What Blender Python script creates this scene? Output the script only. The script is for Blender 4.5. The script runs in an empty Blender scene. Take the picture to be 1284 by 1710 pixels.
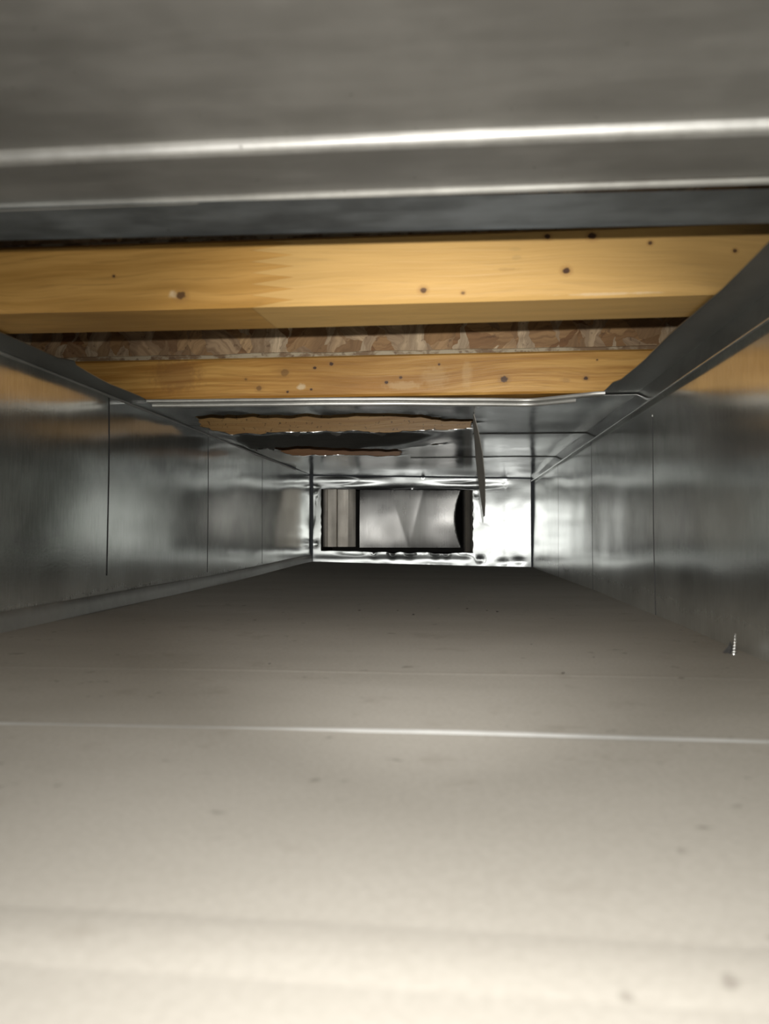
import bpy, bmesh, math, random
from mathutils import Vector, noise
from mathutils.geometry import delaunay_2d_cdt
random.seed(7)
S = bpy.context.scene
COL = S.collection

# ------------------------------------------------------------------ camera
# metres; the duct runs along +Y, X to the right, Z up, lens at the origin
cam_d = bpy.data.cameras.new('camera'); cam = bpy.data.objects.new('camera', cam_d); COL.objects.link(cam)
cam.location = (0, 0, 0)
cam.rotation_euler = (math.radians(90 + 1.56), 0, math.radians(5.25))
cam_d.sensor_fit = 'VERTICAL'; cam_d.sensor_height = 24.0; cam_d.lens = 24.0 * 1284 / 1710
cam_d.clip_start = 0.005
cam_d.dof.use_dof = True; cam_d.dof.focus_distance = 1.1; cam_d.dof.aperture_fstop = 9.0
S.camera = cam

# ------------------------------------------------------------------ world, lamps, exposure
W = bpy.data.worlds.new('world'); S.world = W; W.use_nodes = True
W.node_tree.nodes['Background'].inputs[0].default_value = (0.9, 0.95, 1.0, 1)
W.node_tree.nodes['Background'].inputs[1].default_value = 0.02

def spot(name, watts, half_deg, colour=(1.0, 0.96, 0.90), loc=(0.004, -0.001, 0.018)):
    l = bpy.data.lights.new(name, 'SPOT'); l.energy = watts; l.color = colour
    l.spot_size = math.radians(2 * half_deg); l.spot_blend = 1.0; l.shadow_soft_size = 0.0025
    o = bpy.data.objects.new(name, l); COL.objects.link(o); o.location = loc
    o.rotation_euler = (math.radians(92), 0, math.radians(3)); return o
spot('flash_beam', 12.5, 25)           # the phone's flash just above the lens: tight beam ...
spot('flash_spill', 3.6, 88)           # ... and its wide spill
al = bpy.data.lights.new('fill_lamp', 'AREA'); al.energy = 1.2; al.shape = 'RECTANGLE'; al.size = 0.45; al.size_y = 0.16; al.color = (1, .95, .87)
ao = bpy.data.objects.new('fill_lamp', al); COL.objects.link(ao); ao.location = (-0.08, -0.9, 0.03); ao.rotation_euler = (math.radians(90), 0, 0)  # added fill light behind the lens, out of view

S.view_settings.view_transform = 'Standard'; S.view_settings.look = 'None'
S.view_settings.exposure = 0.0; S.view_settings.gamma = 1.0; S.view_settings.use_curve_mapping = False
S.cycles.max_bounces = 14; S.cycles.glossy_bounces = 10; S.cycles.diffuse_bounces = 6
S.cycles.sample_clamp_indirect = 2.0

# ------------------------------------------------------------------ node helpers
class NT:
    def __init__(s, name):
        s.m = bpy.data.materials.new(name); s.m.use_nodes = True
        s.t = s.m.node_tree; s.b = s.t.nodes['Principled BSDF']
        s.co = s.n('ShaderNodeTexCoord').outputs['Object']
    def n(s, kind, **kw):
        x = s.t.nodes.new(kind)
        for k, v in kw.items(): setattr(x, k, v)
        return x
    def put(s, sock, v):
        if isinstance(v, bpy.types.NodeSocket): s.t.links.new(v, sock)
        elif isinstance(v, (tuple, list)) and len(v) == 3 and sock.type == 'RGBA': sock.default_value = (*v, 1)
        else: sock.default_value = v
    def math(s, op, a, b=0.0, c=None, clamp=False):
        x = s.n('ShaderNodeMath', operation=op, use_clamp=clamp); s.put(x.inputs[0], a); s.put(x.inputs[1], b)
        if c is not None: s.put(x.inputs[2], c)
        return x.outputs[0]
    def vmath(s, op, a, b=(0, 0, 0)):
        x = s.n('ShaderNodeVectorMath', operation=op); s.put(x.inputs[0], a); s.put(x.inputs[1], b)
        return x.outputs['Value' if op == 'LENGTH' else 'Vector']
    def rng(s, v, a, b, c=0.0, d=1.0, smooth=True):
        x = s.n('ShaderNodeMapRange', interpolation_type='SMOOTHSTEP' if smooth else 'LINEAR')
        for i, q in enumerate((v, a, b, c, d)): s.put(x.inputs[i], q)
        return x.outputs[0]
    def mix(s, f, a, b, mode='MIX'):
        x = s.n('ShaderNodeMix', data_type='RGBA', blend_type=mode)
        s.put(x.inputs[0], f); s.put(x.inputs[6], a); s.put(x.inputs[7], b); return x.outputs[2]
    def noise(s, scale, detail=3.0, rough=0.5, vec=None, stretch=None, dist=0.0):
        v = vec or s.co
        if stretch: v = s.vmath('MULTIPLY', v, stretch)
        x = s.n('ShaderNodeTexNoise'); s.put(x.inputs['Vector'], v)
        x.inputs['Scale'].default_value = scale; x.inputs['Detail'].default_value = detail
        x.inputs['Roughness'].default_value = rough; x.inputs['Distortion'].default_value = dist
        return x.outputs['Fac']
    def bump(s, h, strength, distance=0.001):
        x = s.n('ShaderNodeBump'); x.inputs['Strength'].default_value = strength; x.inputs['Distance'].default_value = distance
        s.put(x.inputs['Height'], h); s.put(s.b.inputs['Normal'], x.outputs[0])

def metal(name, base, r0, r1, dust=0.0, foot=0.0, dust_col=(.36, .33, .28), brush=(1, 1, 1), grain=0.25, mottling=0.12, aniso=0.0):
    k = NT(name); b = k.b
    n1 = k.noise(14, 4, .6); n2 = k.noise(90, 3, .6, stretch=brush); n3 = k.noise(420, 2, .5)
    f = k.math('ADD', k.math('MULTIPLY', n1, .65), k.math('MULTIPLY', n2, .35))
    dark = tuple(c * (1 - mottling) for c in base); lite = tuple(min(1, c * (1 + mottling)) for c in base)
    c = k.mix(k.rng(f, .35, .65), dark, lite)
    sp = k.rng(k.noise(260, 2, .5), .74, .79)
    c = k.mix(k.math('MULTIPLY', sp, .5), c, (.10, .095, .085))
    rough = k.rng(f, .3, .7, r0, r1)
    if dust > 0:
        df = k.math('MULTIPLY', k.rng(k.noise(9, 5, .65), .25, .75, .55, 1.0), dust)
        if foot:                                   # dust settled along the foot of the sheet
            sz = k.n('ShaderNodeSeparateXYZ'); k.put(sz.inputs[0], k.co)
            df = k.math('ADD', df, k.rng(sz.outputs[2], -.025, -.075, 0, foot), clamp=True)
        c = k.mix(df, c, dust_col); k.put(b.inputs['Metallic'], k.math('SUBTRACT', 1.0, df))
        rough = k.math('ADD', rough, k.math('MULTIPLY', df, .5), clamp=True)
    else: b.inputs['Metallic'].default_value = 1.0
    k.put(b.inputs['Base Color'], c); k.put(b.inputs['Roughness'], rough)
    if aniso:                                      # brushed: highlights stretch sideways across the sheet
        tn = k.n('ShaderNodeTangent', direction_type='RADIAL', axis='Z'); b.inputs['Anisotropic'].default_value = aniso
        k.put(b.inputs['Tangent'], tn.outputs[0])
    k.bump(n3, grain, .00012)
    return k.m

M_wall = metal('galvanised_wall', (.72, .74, .72), .10, .145, .12, foot=.30, dust_col=(.46, .45, .40), brush=(1, 6, .5), mottling=.17)
M_end = metal('galvanised_end', (.375, .40, .41), .27, .34, .04, brush=(.3, 1, 3), aniso=.85)
M_top = metal('galvanised_top', (.47, .47, .455), .34, .44, .18, brush=(.2, 1, 1))
M_far = metal('galvanised_far_top', (.41, .42, .42), .12, .20, .04, brush=(.2, 2, 1))
M_lip = metal('galvanised_lip', (.34, .35, .345), .26, .36, .10)
M_hem = metal('galvanised_hem', (.58, .59, .575), .26, .36, .30, dust_col=(.46, .44, .39))
M_fit = metal('galvanised_fitting', (.135, .14, .143), .22, .28, .10, brush=(3, 1, .15))
M_band = metal('blue_grey_band', (.40, .44, .47), .34, .44, .08, brush=(.3, 1, 1), mottling=.3)
M_fold = metal('fold_highlight', (.80, .81, .80), .42, .52, .10)  # paler than the sheet beside it, painting the highlight along the fold
M_lap = metal('pale_lap_edge', (.75, .76, .76), .4, .5, .75, dust_col=(.60, .61, .60))  # pale coat paints the bright line along the floor lap
M_slit = metal('slit_metal', (.10, .10, .10), .5, .6, .4, dust_col=(.03, .03, .03))  # near black: shade inside the bead slits put into the colour; also the burr
M_clean = metal('bright_steel', (.80, .81, .82), .16, .24, 0)
M_dull = metal('dull_cut_steel', (.52, .50, .46), .45, .6, .35, dust_col=(.32, .30, .26))

def dusty_floor():
    k = NT('dusty_sheet_floor'); b = k.b
    n1 = k.noise(7, 5, .6, stretch=(.5, 1, 1)); n2 = k.noise(34, 4, .6); n3 = k.noise(500, 2, .5)
    c = k.mix(k.rng(n1, .3, .7), (.455, .436, .396), (.525, .505, .464))
    c = k.mix(k.math('MULTIPLY', k.rng(n2, .58, .72), .35), c, (.33, .30, .26))
    c = k.mix(k.math('MULTIPLY', k.rng(k.noise(85, 2, .5), .70, .77), .55), c, (.19, .17, .15))
    c = k.mix(k.math('MULTIPLY', k.rng(n3, .35, .65), .16), c, (.28, .255, .22))
    k.put(b.inputs['Base Color'], c); b.inputs['Roughness'].default_value = .85
    b.inputs['Specular IOR Level'].default_value = .12
    k.bump(k.math('ADD', n3, n2), .35, .0003); return k.m
M_floor = dusty_floor()

def wood(name, c0, c1, knots=(), joint=None, patches=(), fleck=0.0, seed=0.0):
    """knots: (x, z, radius, darkness); patches: (x, z, rx, rz, colour, amount); joint: x of a finger joint. Object space."""
    k = NT(name); b = k.b
    v0 = k.vmath('ADD', k.co, (seed, seed * .37, seed * .21))
    warp = k.noise(9, 2, .5, vec=v0, stretch=(.5, 1, 1))
    bend = k.n('ShaderNodeCombineXYZ'); k.put(bend.inputs[2], k.math('MULTIPLY', warp, .035))
    v = k.vmath('ADD', v0, bend.outputs[0])
    grain = k.noise(60, 5, .6, vec=v, stretch=(.10, 1.2, 2.2))
    fine = k.noise(330, 3, .6, vec=v, stretch=(.06, 1, 1.6))
    big = k.noise(10, 3, .5, vec=v0, stretch=(.5, 1, 1.4))
    c = k.mix(k.rng(grain, .36, .66), c0, c1)
    c = k.mix(k.math('MULTIPLY', k.rng(fine, .5, .72), .45), c, tuple(q * .62 for q in c0))
    c = k.mix(k.math('MULTIPLY', k.rng(big, .45, .68), .5), c, tuple(q * .70 for q in c0))
    sx = k.n('ShaderNodeSeparateXYZ'); k.put(sx.inputs[0], k.co)
    if joint is not None:
        ping = k.n('ShaderNodeMath', operation='PINGPONG'); k.put(ping.inputs[0], sx.outputs[2]); ping.inputs[1].default_value = .0035
        edge = k.math('ADD', k.math('MULTIPLY', ping.outputs[0], 7.5), joint - .013)
        d = k.math('SUBTRACT', sx.outputs[0], edge)
        c = k.mix(k.math('MULTIPLY', k.rng(d, -.0004, .0004), .42), c, (.66, .46, .19))
        c = k.mix(k.math('MULTIPLY', k.rng(k.math('ABSOLUTE', d), .0009, .0002), .30), c, (.20, .10, .03))
    for (x, z, rx, rz, pc, amt) in patches:
        q = k.vmath('MULTIPLY', k.vmath('SUBTRACT', k.co, (x, 0, z)), (1 / rx, 0, 1 / rz))
        L = k.math('ADD', k.vmath('LENGTH', q), k.math('MULTIPLY', k.math('SUBTRACT', k.noise(180, 3, .6), .5), 1.3))
        c = k.mix(k.rng(L, 1.15, .45, 0, amt), c, pc)
    for (x, z, r, dk) in knots:
        q = k.vmath('MULTIPLY', k.vmath('SUBTRACT', k.co, (x, 0, z)), (1 / (r * 1.15), 0, 1 / r))
        L = k.math('ADD', k.vmath('LENGTH', q), k.math('MULTIPLY', k.math('SUBTRACT', k.noise(420, 2, .5), .5), .7))
        c = k.mix(k.rng(L, 2.1, 1.0, 0, .45 * dk), c, (.36, .19, .06))
        c = k.mix(k.rng(L, 1.05, .6, 0, dk), c, (.075, .035, .018))
    if fleck:
        c = k.mix(k.rng(k.noise(240, 3, .6, stretch=(.8, 1, .8)), .60, .68, 0, fleck), c, tuple(q * .30 for q in c0))
    k.put(b.inputs['Base Color'], c); b.inputs['Roughness'].default_value = .42
    b.inputs['Specular IOR Level'].default_value = .5
    k.bump(k.math('ADD', grain, fine), .3, .0006); return k.m

def osb(name='strand_board'):
    k = NT(name); b = k.b
    nz = k.n('ShaderNodeTexNoise'); k.put(nz.inputs['Vector'], k.co); nz.inputs['Scale'].default_value = 45; nz.inputs['Detail'].default_value = 3
    v0 = k.vmath('ADD', k.co, k.vmath('MULTIPLY', k.vmath('SUBTRACT', nz.outputs['Color'], (.5, .5, .5)), (.022, 0, .016)))
    def layer(ang, sx, sz, off):
        m = k.n('ShaderNodeMapping'); k.put(m.inputs['Vector'], v0); m.inputs['Rotation'].default_value = (0, math.radians(ang), 0)
        v = k.vmath('ADD', k.vmath('MULTIPLY', m.outputs[0], (sx, 8, sz)), off)
        x = k.n('ShaderNodeTexVoronoi'); k.put(x.inputs['Vector'], v); x.inputs['Scale'].default_value = 1.0
        q = k.n('ShaderNodeSeparateColor'); k.put(q.inputs[0], x.outputs['Color'])
        g = k.noise(1.0, 4, .6, vec=k.vmath('MULTIPLY', v, (1.2, 1, 7)))
        return q.outputs, g, x.outputs['Distance']
    cols = [((.22, .105, .042), (.44, .27, .125)), ((.34, .195, .085), (.58, .39, .21)), ((.25, .125, .05), (.68, .51, .32)), ((.40, .25, .125), (.78, .63, .43))]
    c = (.24, .14, .08); h = 0.0
    for i, (ang, sx, sz, th) in enumerate(((8, 18, 38, .0), (58, 17, 40, .40), (-38, 20, 46, .5), (80, 26, 66, .62))):
        q, g, dist = layer(ang, sx, sz, (i * 3.1, i * 1.7, i * 5.3))
        lc = k.mix(q[0], *cols[i]); lc = k.mix(k.math('MULTIPLY', k.rng(g, .35, .68), .45), lc, tuple(z * .5 for z in cols[i][0]))
        on = k.rng(q[1], th, th + .012) if th else 1.0
        c = k.mix(on, c, lc); h = k.math('ADD', h, k.math('MULTIPLY', on, k.math('ADD', q[2], .3)) if th else q[2])
        if th: c = k.mix(k.math('MULTIPLY', k.math('MULTIPLY', on, k.rng(dist, .42, .62)), .35), c, (.09, .045, .025))
    c = k.mix(k.rng(k.noise(120, 4, .65), .60, .70, 0, .55), c, (.10, .05, .028))
    k.put(b.inputs['Base Color'], c); b.inputs['Roughness'].default_value = .55; b.inputs['Specular IOR Level'].default_value = .35
    k.bump(h, .5, .0008); return k.m
M_osb = osb()

# ------------------------------------------------------------------ object helpers
def link(name, bm, mat, parent=None, smooth=False, solid=0.0, off=1.0):
    me = bpy.data.meshes.new(name); bm.normal_update(); bm.to_mesh(me); bm.free(); me.materials.append(mat)
    if smooth:
        for p in me.polygons: p.use_smooth = True
    o = bpy.data.objects.new(name, me); COL.objects.link(o)
    if parent: o.parent = parent
    if solid:
        md = o.modifiers.new('thickness', 'SOLIDIFY'); md.thickness = solid; md.offset = off
        es = o.modifiers.new('crisp_rim', 'EDGE_SPLIT'); es.split_angle = math.radians(50)
    return o
def empty(name, label, cat, kind=None, loc=(0, 0, 0), group=None):
    o = bpy.data.objects.new(name, None); COL.objects.link(o); o.location = loc; o.empty_display_size = .02
    return tag(o, label, cat, kind, group)
def tag(o, label, cat, kind=None, group=None):
    o['label'] = label; o['category'] = cat
    if kind: o['kind'] = kind
    if group: o['group'] = group
    return o
def grid(us, vs, fn):
    """grid of points fn(u, v); faces wind u then v"""
    bm = bmesh.new(); R = [[bm.verts.new(fn(u, v)) for v in vs] for u in us]
    for i in range(len(us) - 1):
        for j in range(len(vs) - 1):
            bm.faces.new((R[i][j], R[i + 1][j], R[i + 1][j + 1], R[i][j + 1]))
    return bm
def lin(a, b, n): return [a + (b - a) * i / n for i in range(n + 1)]
def box(bm, x0, x1, y0, y1, z0, z1):
    v = [bm.verts.new((x, y, z)) for x in (x0, x1) for y in (y0, y1) for z in (z0, z1)]
    for f in ((0, 1, 3, 2), (4, 6, 7, 5), (0, 4, 5, 1), (2, 3, 7, 6), (0, 2, 6, 4), (1, 5, 7, 3)):
        bm.faces.new([v[i] for i in f])
    return bm
def sstep(a, b, x):
    t = max(0., min(1., (x - a) / (b - a))); return t * t * (3 - 2 * t)
def wave(p, scale, amp): return amp * noise.noise(Vector(p) * scale)
def gauss(x, y, cx, cy, rx, ry): return math.exp(-((x - cx) / rx) ** 2 - ((y - cy) / ry) ** 2)

XL, XR, ZC, ZF, YE = -.341, .179, .137, -.0743, 1.80
def zf(x, y):                                     # the floor sags a little to the right at the far end
    return ZF - (x + .03) * .022 * sstep(1.0, 1.8, y)
def zc(x, y):                                     # and so does the top
    return ZC - (x + .30) * .021 * sstep(1.25, 1.8, y)

# ------------------------------------------------------------------ floor
floor = empty('floor', 'dusty beige sheet metal bottom of the duct', 'floor', 'structure')
def floor_strip(y0, y1, lift=0.0, n=10):
    ys = lin(y0, y1, n); xs = lin(XL - .004, XR + .004, 26)
    return link('floor_sheet', grid(xs, ys, lambda x, y: (x, y, zf(x, y) + lift * sstep(y1 - .02, y1, y) + wave((x, y, 3), 7, .0007))), M_floor, floor, True, .0008, -1)
def floor_bead(y, h=.0012, w=.004):
    ts = lin(-1, 1, 8)
    return link('floor_bead', grid(lin(XL - .002, XR + .002, 20), ts,
        lambda x, t: (x, y + t * w + wave((x, y, 9), 6, .0015), zf(x, y) + .00008 + wave((x, y, 3), 7, .0007) + h * max(0, 1 - t * t))), M_floor, floor, True)
floor_strip(-.55, .1365, 0, 12)
floor_strip(.1365, .285, .0006, 8)
floor_strip(.284, .728, 0, 14); floor_strip(.728, 1.80, 0, 22)
floor_bead(.1365, .0005, .010); floor_bead(.410, .00016, .004); floor_bead(.728, .00010, .004); floor_bead(1.04, .0001, .004)
# edge of the lap joint across the floor, raised mid-span to imitate brighter light
link('lap_edge', grid(lin(XL, XR, 30), [0, 1, 2, 3, 4],
     lambda x, t: (x, .2835 + t * .0011 + wave((x, 1, 4), 9, .0012), ZF + .0001 + (.0008, .0015, .0018, .0015, .0002)[t] * (.30 + .70 * gauss(x, 0, .0, 0, .085, 1)) + wave((x, 0, 5), 14, .0003))), M_lap, floor, True)

# ------------------------------------------------------------------ side walls: flat sheets between pressed beads
def wall(name, X, sgn, label, beads, z_top, z_bot, end_y, bead_hi, bead_lo, seed):
    w = empty(name, label, 'wall', 'structure', (X, 0, 0))
    hw = .0017
    def dx(y, z):
        return sgn * (wave((y, z * 1.3, seed), 4.5, .0022) + wave((y, z, seed + 5), 13, .0005))
    def near_bead(y):                              # the sheet lies flat beside each bead
        return 1
    cuts = [-.55] + beads + [end_y]
    zs = lin(z_bot, z_top, 26)
    for i in range(len(cuts) - 1):
        a = cuts[i] + (hw if i else 0); b = cuts[i + 1] - (hw if i < len(cuts) - 2 else 0)
        n = max(4, int((b - a) / .014))
        bm = grid(lin(a, b, n), zs, lambda y, z: (dx(y, z), y, z))
        if sgn < 0: bmesh.ops.reverse_faces(bm, faces=bm.faces)
        link('wall_sheet', bm, M_wall, w, True)
    for y0 in beads:
        lo = bead_lo(y0); hi = bead_hi(y0)
        def groove(y, z):
            t = (y - y0) / hw
            end = sstep(hi + .001, hi - .006, z) * sstep(lo - .001, lo + .006, z)
            prof = (.0110 if abs(t) < .96 else 0.0) * end
            dimple = -.0016 * gauss(y, z, y0, lo - .002, .012, .007) if sgn > 0 else 0
            return (dx(y, z) - sgn * (prof + 0 * dimple), y, z)
        bm = grid([y0 + hw * t for t in (-1, -.93, 0, .93, 1)], sorted(set(zs + [q for q in (lo, lo - .002, lo + .003, lo + .006, hi, hi + .002, hi - .006) if z_bot < q < z_top])), groove)
        if sgn < 0: bmesh.ops.reverse_faces(bm, faces=bm.faces)
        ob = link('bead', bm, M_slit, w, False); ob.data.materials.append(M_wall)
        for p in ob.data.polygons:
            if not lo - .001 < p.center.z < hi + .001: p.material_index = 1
    return w
# sgn +1: the interior lies on the +X side
wl = wall('wall_left', XL, 1, 'shiny galvanized duct side on the left with long bottom hem', [.424, .729, 1.034, 1.339], ZC, ZF, 1.792,
          lambda y: .134, lambda y: (-.040 if y < .9 else -.052), 1.0)
wr = wall('wall_right', XR, -1, 'shiny galvanized duct side on the right with folded top hem', [.395, .716, 1.032, 1.36], ZC + .002, ZF - .006, 1.795,
          lambda y: .106 if y < .8 else .122, lambda y: ZF - .02, 21.0)

# hem along the foot of the left wall, folded pocket along the head of the right one
def hem(name, label, y0, y1, prof, n=40, seed=0, amp=.0006, mat=None):
    bm = grid(lin(y0, y1, n), list(range(len(prof))),
              lambda y, i: (prof[i][0] + wave((y, i * .3, seed), 9, amp), y, prof[i][1](y) if callable(prof[i][1]) else prof[i][1] + wave((y, i * .3, seed + 3), 9, amp)))
    return tag(link(name, bm, mat or M_hem, None, True), label, 'trim', 'structure')
zl = lambda y: zf(XL, y)
hem('trim_1', 'folded metal hem running along the foot of the left duct side', -.5, 1.79,
    [(XL + .0006, lambda y: zl(y) + .0150), (XL + .0030, lambda y: zl(y) + .0152), (XL + .0042, lambda y: zl(y) + .0140), (XL + .0050, lambda y: zl(y) + .0080),
     (XL + .0058, lambda y: zl(y) + .0020), (XL + .0062, lambda y: zl(y) + .0002)])
hem('trim_2', 'folded metal pocket seam along the head of the right duct side', -.5, 1.79,
    [(XR - .0004, .1385), (XR - .0014, .1365), (XR - .0018, .1345), (XR - .0032, .1250), (XR - .0048, .1205), (XR - .0050, .1188), (XR - .0040, .1180), (XR - .0022, .1190), (XR + .0006, .1215)], seed=8, amp=.0004, mat=M_wall)
# thin seam edge along the head of the left wall
hem('trim_3', 'thin bright seam along the head of the left duct side', -.5, 1.62,
    [(XL + .0002, .1372), (XL + .0014, .1366), (XL + .0020, .1356), (XL + .0014, .1346), (XL + .0002, .1342)], seed=4, amp=.0003)
# turned-in flanges that frame the cut opening in the top
lip_l = [(.30, -.3105), (.50, -.3105), (.575, -.3112), (.587, -.3030), (.600, -.3085), (.677, -.3160), (.743, -.3150), (.80, -.3190)]
lip_r = [(.30, .1475), (.37, .1475), (.447, .1505), (.546, .1480), (.62, .1500), (.703, .1486), (.716, .1440), (.80, .1440)]
def lip(name, label, pts, X, z0, mat=None):
    bm = bmesh.new(); rows = []
    P = []
    for (a, b) in zip(pts[:-1], pts[1:]):
        m = max(1, int((b[0] - a[0]) / .02))
        P += [(a[0] + (b[0] - a[0]) * t / m, a[1] + (b[1] - a[1]) * t / m) for t in range(m)]
    P.append(pts[-1])
    for (y, x) in P:
        rows.append([bm.verts.new((x + (X - x) * t / 4, y, z0 + wave((x, y, t), 12, .0010) * (1 - t / 4))) for t in range(5)])
    for r, q in zip(rows[:-1], rows[1:]):
        for i in range(4): bm.faces.new((r[i], q[i], q[i + 1], r[i + 1]))
    bmesh.ops.recalc_face_normals(bm, faces=bm.faces)
    return tag(link(name, bm, mat or M_lip, None, True, .0008, 0), label, 'trim', 'structure')
lip('trim_4', 'dark metal flange left along the left edge of the cut opening', lip_l, XL, ZC + .0002)
lip('trim_5', 'wide dark metal flange left along the right edge of the cut opening', lip_r, XR, ZC + .0006)

# ------------------------------------------------------------------ near top sheet with its stepped joint
top = empty('ceiling', 'blurred grey sheet metal top of the duct close overhead', 'ceiling', 'structure')
def strip(name, prof, mat, parent, skew, n=24, seed=0):
    bm = grid(lin(XL, XR, n), list(range(len(prof))),
              lambda x, i: (x, prof[i][0] + skew * (x + .03) + (wave((x, i * .2, seed), 5, .0006) if prof[i][0] > 0 else 0), prof[i][1] + wave((x, prof[i][0], seed), 6, .0006)))
    bmesh.ops.reverse_faces(bm, faces=bm.faces)
    return link(name, bm, mat, parent, True, 0)
def shift(prof, y0, z0): return [(y0 + a, ZC - z0 - b) for a, b in prof]
strip('top_sheet', [(y, ZC) for y in lin(-.55, .2575, 14)] + [(.2585, ZC - .0002)], M_top, top, .0105)
strip('first_fold', shift([(0, .0002), (.0010, .0008), (.0018, .0020), (.0026, .0030), (.0040, .0034), (.0060, .0034)], .2585, 0), M_fold, top, .0105)
strip('joint_band', [(y, ZC - .0034) for y in lin(.2645, .2945, 6)], M_top, top, .011)
strip('second_fold', shift([(0, 0), (.0006, .0002), (.0012, .0010), (.002, .0018), (.0032, .0018)], .2945, .0034), M_hem, top, .012)
strip('joint_band', [(y, ZC - .0052) for y in lin(.2977, .3320, 6)] + [(.3326, ZC - .0046), (.3328, ZC + .001), (.330, ZC + .002)], M_band, top, .034)

# ------------------------------------------------------------------ far top sheet, torn open under the third and fourth joist
def ragged(pts, amp, step=.006):
    out = []
    for (a, b) in zip(pts, pts[1:] + pts[:1]):
        d = math.hypot(b[0] - a[0], b[1] - a[1]); n = max(1, int(d / step))
        for t in range(n):
            out.append((a[0] + (b[0] - a[0]) * t / n + random.uniform(-amp, amp) * (t > 0), a[1] + (b[1] - a[1]) * t / n + random.uniform(-amp, amp) * (t > 0)))
    return out
hole_a = ragged([(-.300, .868), (-.268, .852), (-.172, .864), (-.098, .858), (-.040, .877), (-.015, .911), (.020, .922), (.0225, .97), (.022, 1.002), (-.046, 1.020),
                 (-.088, 1.036), (-.130, 1.018), (-.168, 1.021), (-.226, 1.008), (-.270, 1.024), (-.306, 1.020), (-.322, .95)], .0025)
hole_b = ragged([(-.300, 1.100), (-.268, 1.085), (-.206, 1.082), (-.155, 1.095), (-.100, 1.118), (-.060, 1.135), (-.015, 1.165), (-.018, 1.180), (-.060, 1.190), (-.088, 1.215), (-.092, 1.325), (-.116, 1.352), (-.206, 1.318), (-.285, 1.330)], .003)
def inside(p, poly):
    c = False
    for (x1, y1), (x2, y2) in zip(poly, poly[1:] + poly[:1]):
        if (y1 > p[1]) != (y2 > p[1]) and p[0] < (x2 - x1) * (p[1] - y1) / (y2 - y1) + x1: c = not c
    return c
def cut_sheet(outer, holes, step, fn):
    vs, es = [], []
    for lp in [outer] + holes:
        s = len(vs); vs += [Vector(p) for p in lp]; es += [(s + i, s + (i + 1) % len(lp)) for i in range(len(lp))]
    x0, x1 = min(p[0] for p in outer), max(p[0] for p in outer); y0, y1 = min(p[1] for p in outer), max(p[1] for p in outer)
    nx, ny = int((x1 - x0) / step[0]), int((y1 - y0) / step[1])
    bd = [v.copy() for v in vs]
    for i in range(1, nx):
        for j in range(1, ny):
            p = (x0 + (x1 - x0) * (i + (j % 2) * .5) / nx, y0 + (y1 - y0) * j / ny)
            if inside(p, outer) and not any(inside(p, h) for h in holes) and min((b - Vector(p)).length for b in bd) > .35 * min(step): vs.append(Vector(p))
    v, e, f, *_ = delaunay_2d_cdt(vs, es, [], 0, 1e-6)
    bm = bmesh.new(); B = [bm.verts.new(fn(p.x, p.y)) for p in v]
    for t in f:
        c = sum((v[i] for i in t), Vector((0, 0))) / len(t)
        if inside(c, outer) and not any(inside(c, h) for h in holes): bm.faces.new([B[i] for i in t])
    bmesh.ops.delete(bm, geom=[q for q in bm.verts if not q.link_faces], context='VERTS')
    return bm
def cleat_y(x):
    P = [(-.40, .762), (-.31, .762), (-.157, .765), (-.07, .771), (.013, .782), (.073, .791), (.080, .789), (.137, .757), (.20, .757)]
    for (a, p), (b, q) in zip(P, P[1:]):
        if x <= b: return p + (q - p) * (x - a) / (b - a)
    return P[-1][1]
def sag(x, y):                                     # the front edge hangs lowest under the cleat
    return -.0012 * sstep(1.0, .79, y) - .0125 * sstep(1.025, 1.095, y) * sstep(1.20, 1.13, y) * sstep(-.335, -.29, x) * sstep(.005, -.10, x)
def rim(x, y):
    z = 0.0
    d = min(min(math.hypot(x - a, y - b) for a, b in hole_a), min(math.hypot(x - a, y - b) for a, b in hole_b))
    k = max(0, 1 - d / .012)
    return k * (.0024 * noise.noise(Vector((x * 55, y * 55, 2))) - .0012)
def far_z(x, y):
    g = sum(-.0022 * max(0, 1 - abs(y - yb) / .003) for yb in ())
    return zc(x, y) + sag(x, y) + rim(x, y) + (wave((x, y, 6), 5, .0022) + wave((x, y, 2), 16, .0004)) * sstep(1.79, 1.60, y) + g
outer = [(x, cleat_y(x) + .012) for x in lin(XL + .0005, XR - .0005, 40)] + [(XR - .0005, y) for y in lin(.82, 1.77, 30)] + [(x, 1.7935) for x in lin(XR - .0005, XL + .0005, 30)] + [(XL + .0005, y) for y in lin(1.77, .82, 30)]
farc = empty('ceiling.001', 'shiny far top sheet of the duct, torn open along two ragged holes', 'ceiling', 'structure')
bm = cut_sheet(outer, [hole_a, hole_b], (.014, .018), lambda x, y: (x, y, far_z(x, y)))
bmesh.ops.recalc_face_normals(bm, faces=bm.faces)
if sum(f.normal.z for f in bm.faces) > 0: bmesh.ops.reverse_faces(bm, faces=bm.faces)
link('torn_sheet', bm, M_far, farc, True, .0006, -1)
for yb, xa in ((1.061, .0245), (1.386, -.08)):     # pressed beads across the sheet
    link('bead', grid(lin(xa, XR - .001, 14), lin(-1, 1, 6), lambda x, t: (x, yb + .0018 * t, far_z(x, yb) - .0002 - .0010 * max(0, 1 - t * t))), M_far, farc, True)
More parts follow.
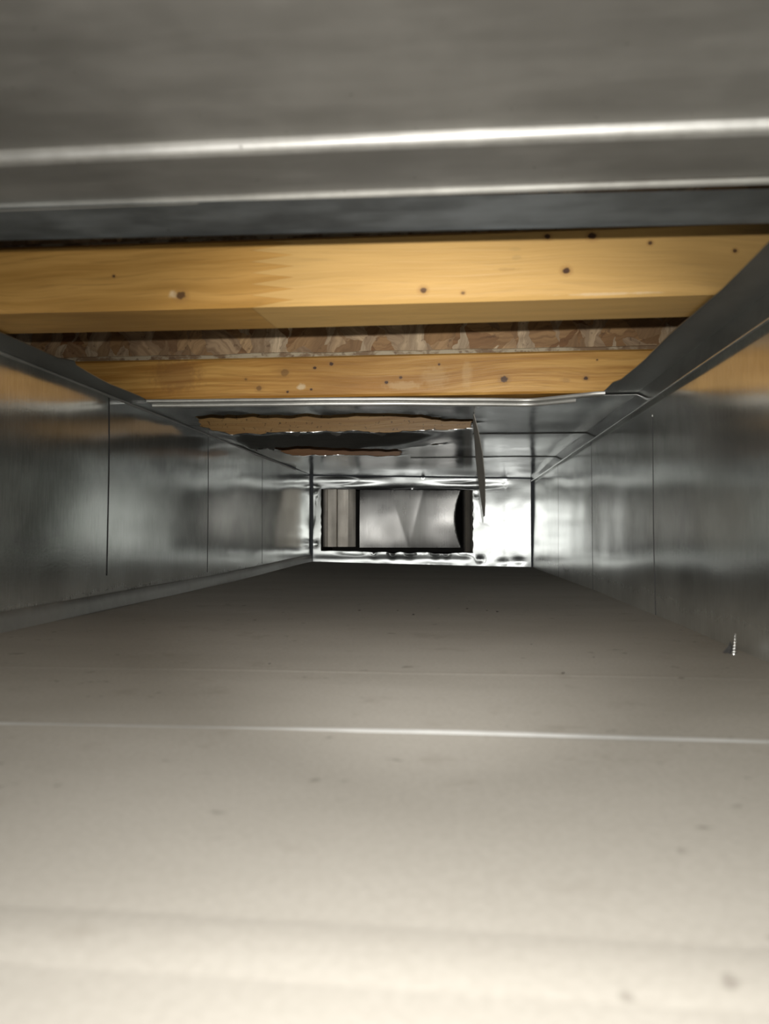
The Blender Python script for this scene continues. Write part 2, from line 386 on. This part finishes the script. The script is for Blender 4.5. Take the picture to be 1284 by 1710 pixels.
# curled bright tears hanging from the rims
for (x, y, w, l, d) in ((-.295, 1.150, .010, .020, -.006), (-.289, 1.185, .007, .016, -.004), (-.215, 1.016, .009, .010, -.004), (-.160, 1.022, .008, .008, -.004), (-.100, 1.034, .008, .008, -.003)):
    bm = bmesh.new()
    P = [(-w, 0, 0), (w, .1 * l, 0), (w * .7, .45 * l, d), (-w * .6, .5 * l, d * .8), (w * .1, l * .9, d * 1.2)]
    V = [bm.verts.new((x + p[0], y + p[1], ZC - .0012 + p[2])) for p in P]
    bm.faces.new((V[0], V[1], V[2], V[3])); bm.faces.new((V[3], V[2], V[4]))
    bmesh.ops.subdivide_edges(bm, edges=bm.edges[:], cuts=2, use_grid_fill=True)
    for q in bm.verts: q.co.z += random.uniform(-.0008, .0008)
    link('torn_edge', bm, M_clean, farc, True, .0005, 0)

# slip cleat folded over the front edge of the far sheet
def cleat_z(x): return ZC + sag(x, .79) + wave((x, 1, 1), 14, .0004) - .0006
cl = empty('slip_cleat', 'thin bright folded metal cleat crossing the duct under the second wooden joist', 'cleat', None, (-.085, .785, ZC))
bm = grid(lin(-.314, .144, 50), list(range(9)), lambda x, i: (x + .085, cleat_y(x) - .785 + (-.0045, -.005, -.0045, -.003, .001, .006, .010, .012, .012)[i], cleat_z(x) - ZC + (.0012, -.0004, -.0020, -.0026, -.0016, -.0014, -.0016, -.0010, .0004)[i]))
bmesh.ops.reverse_faces(bm, faces=bm.faces); link('front_fold', bm, M_hem, cl, True)
bm = grid(lin(-.314, .120, 50), list(range(8)), lambda x, i: (x + .085, cleat_y(x) - .785 + (.0105, .010, .0105, .012, .016, .020, .022, .022)[i], cleat_z(x) - ZC + (-.0010, -.0024, -.0040, -.0048, -.0042, -.0030, -.0016, -.0006)[i]))
bmesh.ops.reverse_faces(bm, faces=bm.faces); link('rear_fold', bm, M_hem, cl, True)

# flap of cut sheet hanging beside the torn hole
F = [(.0215, .880, .1360), (.0235, .985, .1360), (.0268, .890, .118), (.0252, .990, .118), (.0325, .915, .093), (.0268, .997, .095),
     (.0362, .940, .066), (.0300, 1.000, .068), (.0375, .968, .040), (.0340, 1.000, .040), (.0377, .994, .022), (.0368, 1.000, .021)]
bm = bmesh.new(); V = [bm.verts.new((p[0] - .022, p[1] - .95, p[2] - .136)) for p in F]
for i in range(0, 10, 2): bm.faces.new((V[i], V[i + 1], V[i + 3], V[i + 2]))
bmesh.ops.subdivide_edges(bm, edges=bm.edges[:], cuts=2, use_grid_fill=True)
o = link('metal_flap', bm, M_dull, None, True, .0008, 0); o.location = (.022, .95, .136)
tag(o, 'thin dull blade of cut sheet metal hanging from the torn top', 'metal flap')

# ------------------------------------------------------------------ end plate with its opening
O = [(-.3165, .1045), (.0415, .1000), (.0415, -.0470), (-.3165, -.0425)]      # opening, clockwise from the top left
open_loop = []
for (a, b) in zip(O, O[1:] + O[:1]):
    n = max(4, int(math.hypot(b[0] - a[0], b[1] - a[1]) / .008))
    low = (a is O[2])
    for t in range(n):
        x = a[0] + (b[0] - a[0]) * t / n; z = a[1] + (b[1] - a[1]) * t / n
        if t: z += random.uniform(-.0006, .0006) - (.0035 * sum(gauss(x, 0, c, 0, .012, 1) for c in (-.19, -.147, -.106, -.046, -.021)) if low else 0)
        if t and abs(b[0] - a[0]) < .02: x += random.uniform(-.0012, .0012)
        open_loop.append((x, z))
xl, xr = XL + .0058, XR - .0050
pout = [(x, zf(x, YE) - .0015) for x in lin(xl, xr, 40)] + [(xr, z) for z in lin(-.065, .115, 20)] + [(x, zc(x, YE) - .0024) for x in lin(xr, xl, 40)] + [(xl, z) for z in lin(.125, -.058, 20)]
dents = [(-.331, .1065, .007, .005, .006), (-.328, -.026, .006, .007, .006), (-.324, .090, .004, .012, .002), (.058, -.0626, .008, .006, .005), (.049, .0905, .006, .006, .004), (.045, .055, .004, .02, .002),
         (-.0977, .1095, .006, .004, -.001), (.11, -.068, .012, .005, .003), (.145, -.066, .014, .006, .003), (-.333, .03, .004, .03, .0015)]
def plate_y(x, z):
    y = YE + wave((x, z, 4), 9, .0026) + wave((x, z, 12), 34, .0004)
    y += sum(.5 * d * gauss(x, z, cx, cz, rx, rz) for cx, cz, rx, rz, d in dents)
    y += .004 * sstep(.098, .115, z) * gauss(x, 0, -.14, 0, .14, 1) * 0.6          # head strip bows back a little
    y += sum(d * max(0, 1 - abs(x - c) / w) for c, w, d in ((-.19, .012, .0016), (-.147, .010, .0024), (-.106, .014, .0018), (-.046, .013, .0026), (-.021, .008, .0020))) * sstep(-.064, -.048, z) * (z < -.03)
    y += .11 * max(0, -.314 - x) * gauss(z, 0, .055, 0, .045, 1) + .0016 * math.sin((z - .100) / .034 * math.pi * 2) * sstep(.098, .106, z) * (.5 + .5 * math.sin(x * 22 + 1))
    y -= .0022 * sstep(-.050, -.062, z) * sstep(.05, .02, x)                        # foot strip kicks forward
    y += .0010 * max(0, 1 - abs(x - .1175) / .003)                                  # faint crease
    return y
back = empty('wall_back', 'bright galvanized end plate closing the duct, with a rectangular opening', 'wall', 'structure')
bm = cut_sheet(pout, [open_loop], (.0055, .0055), lambda x, z: (x, plate_y(x, z), z))
for f in bm.faces:
    pass
bmesh.ops.recalc_face_normals(bm, faces=bm.faces)
if sum(f.normal.y for f in bm.faces) > 0: bmesh.ops.reverse_faces(bm, faces=bm.faces)
link('end_plate', bm, M_end, back, True, .0006, -1)

# ------------------------------------------------------------------ fitting seen through the opening
fit = empty('duct_fitting', 'shiny metal fitting with V-shaped creases seen through the far opening', 'duct fitting', None, (-.137, 1.82, -.05))
L = Vector((-.137, 1.82, -.05))
def fgrid(us, vs, fn): return grid(us, vs, lambda u, v: tuple(Vector(fn(u, v)) - L))
bx0, bx1, bz0, bz1, by = -.2385, .0180, -.0365, .1085, 1.92
def creased(x, z):
    t = (z - bz0) / (bz1 - bz0)
    l1 = -.1148 + (-.1613 + .1148) * t; l2 = -.1148 + (-.0787 + .1148) * t
    w = l2 - l1
    if x < l1: q = l1 - x; h = -.02 * q - .40 * q * q
    elif x < l2: u = x - l1; h = -.10 * u + .07 * u * u / max(w, .004)
    else:
        v = x - l2; h = -.03 * w - .08 * v + .60 * v * v
        h += max(0, x - (.000 + .016 * (2 * t - 1) ** 2)) * .9
    h += .003 * (2 * t - 1) ** 2
    return (x, by + h * .9 + wave((x, z, 7), 20, .0006), z)
bm = fgrid(lin(bx0, bx1, 80), lin(bz0, bz1, 40), creased); bmesh.ops.recalc_face_normals(bm, faces=bm.faces)
link('creased_panel', bm, M_fit, fit, True, .0007, 0)
link('panel_edge', fgrid([0, 1, 2, 3], lin(bz0, bz1, 10), lambda i, z: (bx0 + (-.0012, -.0002, .0014, .0022)[i], by + (.006, -.001, -.0015, .004)[i] + .004, z)), M_clean, fit, True)
def sidep(x, z):
    f = .0025 * sum(max(0, 1 - abs(x - c) / .0015) for c in (-.3135, -.2895))
    return (x, 1.868 + .5 * max(0, x + .262) + f + wave((x * 3, z * .4, 2), 16, .0016) + .22 * max(0, -.314 - x), z)
link('side_panel', fgrid(lin(-.3225, -.2440, 60), lin(-.034, .108, 14), sidep), metal('streaked_fitting', (.60, .58, .54), .34, .5, .30, dust_col=(.50, .45, .37), brush=(4, 1, .1), mottling=.3), fit, True, .0007, 0)  # warm mottled tone with upright streaks
link('corner_post', fgrid([0, 1, 2, 3, 4], lin(-.046, .106, 6), lambda i, z: ((.0215, .0245, .0262, .036, .0405)[i], (1.90, 1.872, 1.880, 1.868, 1.84)[i], z)), M_dull, fit, False, .0007, 0)
# sleeve behind the plate: four sides, open towards the duct
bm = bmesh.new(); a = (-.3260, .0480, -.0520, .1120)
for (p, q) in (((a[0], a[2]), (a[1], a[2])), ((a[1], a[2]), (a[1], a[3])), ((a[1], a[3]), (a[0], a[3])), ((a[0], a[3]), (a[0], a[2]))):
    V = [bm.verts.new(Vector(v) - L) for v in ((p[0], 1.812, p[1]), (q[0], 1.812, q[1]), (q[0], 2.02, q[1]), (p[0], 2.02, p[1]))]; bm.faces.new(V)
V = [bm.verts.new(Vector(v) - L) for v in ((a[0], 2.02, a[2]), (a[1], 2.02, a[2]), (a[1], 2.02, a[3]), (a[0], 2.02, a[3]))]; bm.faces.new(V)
M_black = NT('shadowed_liner'); M_black.b.inputs['Base Color'].default_value = (.018, .018, .017, 1); M_black.b.inputs['Roughness'].default_value = .9  # near-black colour paints the shade inside the sleeve
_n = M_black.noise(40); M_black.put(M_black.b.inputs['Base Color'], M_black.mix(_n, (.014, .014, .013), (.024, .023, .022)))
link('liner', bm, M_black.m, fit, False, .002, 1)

# ------------------------------------------------------------------ wooden I-joists above
FW, FH, WEB = .0505, .0425, .012
def joist(Y, label, mat, z0=.1395, bow=0.0):
    j = empty('wooden_joist', label, 'joist', None, (0, Y, z0), 'wooden joists over the duct')
    xs = lin(-.62, .46, 24); c = .0022
    prof = [(c, 0), (FW - c, 0), (FW, c), (FW, FH - c), (FW - c, FH), (FW / 2 + .008, FH), (FW / 2 - .008, FH), (c, FH), (0, FH - c), (0, c), (c, 0)]
    bm = grid(xs, list(range(len(prof))), lambda x, i: (x, prof[i][0] + wave((x, Y, 0), 3, .0015), prof[i][1] + wave((x, Y, prof[i][0] * 9), 5, .0012)))
    bmesh.ops.recalc_face_normals(bm, faces=bm.faces)
    link('bottom_flange', bm, mat, j)
    y = FW / 2 - WEB / 2
    link('web', box(bmesh.new(), -.62, .46, y, y + WEB, FH - .002, .1975), M_osb, j)
    # pale glue line where the board enters the flange
    bm = grid(xs, [0, 1, 2], lambda x, i: (x, y - (.0016, .0012, 0)[i], (FH - .001, FH + .0075 + wave((x, Y, 3), 25, .0016), FH + .0085 + wave((x, Y, 3), 25, .0016))[i]))
    bmesh.ops.recalc_face_normals(bm, faces=bm.faces)
    link('glue_line', bm, M_glue, j)
    link('top_flange', box(bmesh.new(), -.62, .46, 0, FW, .1975, .24), mat, j)
    return j
def glue():
    k = NT('pale_board_edge'); n = k.noise(70, 4, .65, stretch=(.6, 1, 1))
    c = k.mix(k.rng(n, .42, .58), (.26, .17, .095), (.54, .46, .32)); c = k.mix(k.rng(k.noise(160, 2), .6, .66, 0, .6), c, (.16, .09, .05))
    k.put(k.b.inputs['Base Color'], c); k.b.inputs['Roughness'].default_value = .6; return k.m
M_glue = glue()
Z0 = .1395
K1 = [(-.2129, .161, .0010, .9), (-.1694, .1476, .0030, .85), (-.0188, .1466, .0021, .9), (.0662, .156, .0022, 1), (.0554, .177, .0018, 1), (.0814, .1764, .0024, 1), (.115, .1709, .0013, .9), (.163, .1646, .0013, .9), (.005, .1444, .0012, .7)]
K2 = [(-.2157, .1593, .0016, .5), (-.2017, .1497, .0030, .55), (-.1748, .1653, .0042, .45), (-.1435, .1697, .0018, 1), (-.1262, .1735, .0022, 1), (-.1716, .1454, .0014, 1), (-.147, .1475, .0014, 1), (-.0694, .1534, .0019, 1), (-.0548, .1581, .0017, .9),
      (-.0159, .1708, .0013, .9), (.0494, .1544, .0037, .95), (.1300, .154, .0022, 1), (.141, .172, .001, .8)]
M_w1 = wood('amber_flange', (.46, .25, .062), (.60, .345, .100), [(x, z - Z0, r, d) for x, z, r, d in K1], -.112,
            [(.030, .1772 - Z0, .015, .0013, (.46, .30, .11), .7), (.036, .170 - Z0, .005, .0014, (.46, .30, .11), .6), (.037, .1648 - Z0, .003, .0016, (.46, .30, .11), .6), (.032, .158 - Z0, .009, .0011, (.42, .26, .09), .6),
             (-.1745, .1482 - Z0, .0035, .0028, (.74, .58, .36), .8), (.09, .1415 - Z0, .03, .0008, (.72, .56, .36), .6)], seed=0.0)
M_w2 = wood('brown_flange', (.46, .225, .048), (.70, .405, .115), [(x, z - Z0, r, d) for x, z, r, d in K2], None,
            [(-.1575, .1505 - Z0, .0050, .0034, (.78, .64, .42), .7), (-.052, .150 - Z0, .022, .0046, (.70, .50, .26), .45), (-.02, .158 - Z0, .016, .012, (.68, .47, .22), .3), (.012, .160 - Z0, .006, .016, (.68, .47, .22), .35), (-.29, .165 - Z0, .03, .02, (.26, .12, .04), .5), (.11, .152 - Z0, .006, .003, (.40, .22, .07), .5)], seed=3.1)
M_w3 = wood('speckled_flange', (.36, .20, .07), (.46, .285, .11), fleck=.85, seed=6.4)
joist(.4605, 'nearest amber wooden joist with a finger joint, directly behind the blurred metal edge', M_w1)
joist(.7765, 'knotty brown wooden joist topped by exposed strand board, above the bright cleat', M_w2)
joist(1.088, 'speckled wooden joist showing through the larger torn hole', M_w3)
joist(1.405, 'reddish wooden joist showing through the smaller torn hole', wood('red_flange', (.30, .14, .055), (.36, .19, .08), fleck=.3, seed=9.2))
sub = tag(link('ceiling.002', box(bmesh.new(), -.62, .46, .2, 1.9, .381, .399), M_osb), 'strand board subfloor lying across the wooden joists', 'subfloor', 'structure')

# ------------------------------------------------------------------ screw point coming up through the floor
sc = empty('screw', 'silver screw point standing up through the floor beside the right side', 'screw', None, (.1702, .4925, ZF))
bm = bmesh.new(); seg, turns, H = 14, 7, .0125; rows = []
N = turns * seg
def core(t): return .0016 * (1 - t) ** .8 + .00012
prev = None
for i in range(N + 1):
    t = i / N; a = 2 * math.pi * i / seg; z = -.0005 + H * t
    r = core(t); ax = Vector((.10 * z, 0, 0))
    ring = [Vector((math.cos(a) * q, math.sin(a) * q, z + dz)) + ax for q, dz in ((r * .9, -.0007), (r * 1.55, -.0001), (r * .9, .0005), (r * .85, .0011))]
    ring = [bm.verts.new(p) for p in ring]
    if prev:
        for p in range(3): bm.faces.new((prev[p], ring[p], ring[p + 1], prev[p + 1]))
    prev = ring
link('thread', bm, M_clean, sc)
bm = grid(list(range(13)), lin(0, 1, 8), lambda i, t: (math.cos(i * math.pi / 6) * core(t) * .92 + .0012 * t, math.sin(i * math.pi / 6) * core(t) * .92, -.0005 + H * 1.03 * t))
link('shank', bm, M_clean, sc, True)
bm = bmesh.new(); P = [(-.0008, .001, .0002), (-.0058, .002, .0004), (-.0042, .0022, .0022), (-.0022, .0018, .0048), (-.0012, .0012, .0078), (-.0006, .0008, .004)]
bm.faces.new([bm.verts.new(p) for p in P]); link('burr', bm, M_slit, sc, False, .0004, 0)

# ------------------------------------------------------------------ specks of debris on the floor
def chip(x, y, r, sd, where):
    rd = random.Random(sd); bm = bmesh.new(); bmesh.ops.create_icosphere(bm, subdivisions=1, radius=r)
    for v in bm.verts: v.co = Vector((v.co.x * rd.uniform(.7, 1.6), v.co.y * rd.uniform(.8, 1.8), v.co.z * rd.uniform(.3, .6)))
    o = link('debris_chip', bm, M_chip); o.location = (x, y, zf(x, y) + r * .35)
    return tag(o, 'dark speck of debris on the dusty duct floor, ' + where, 'debris', None, 'dark specks on the duct floor')
k = NT('dark_grit'); k.put(k.b.inputs['Base Color'], k.mix(k.noise(900), (.03, .027, .024), (.08, .07, .06))); M_chip = k.m
for i, (x, y, r, where) in enumerate((
        (.0115, .7578, .0012, 'farthest from the lens'), (.039, .7318, .0014, 'rightmost of the far cluster'), (.030, .742, .0009, 'small one between two bigger specks'),
        (-.038, .6982, .0012, 'nearest of the far cluster'), (-.0913, .731, .0012, 'leftmost of the far row'), (-.055, .735, .0008, 'second from left in the far row'),
        (.0565, .4151, .0009, 'beside the middle floor bead'), (.050, .52, .0008, 'alone behind the middle floor bead'), (-.105, .43, .0007, 'leftmost by the middle floor bead'), (.082, .47, .0006, 'smallest one, left of the screw'))):
    chip(x, y, r, i, where)
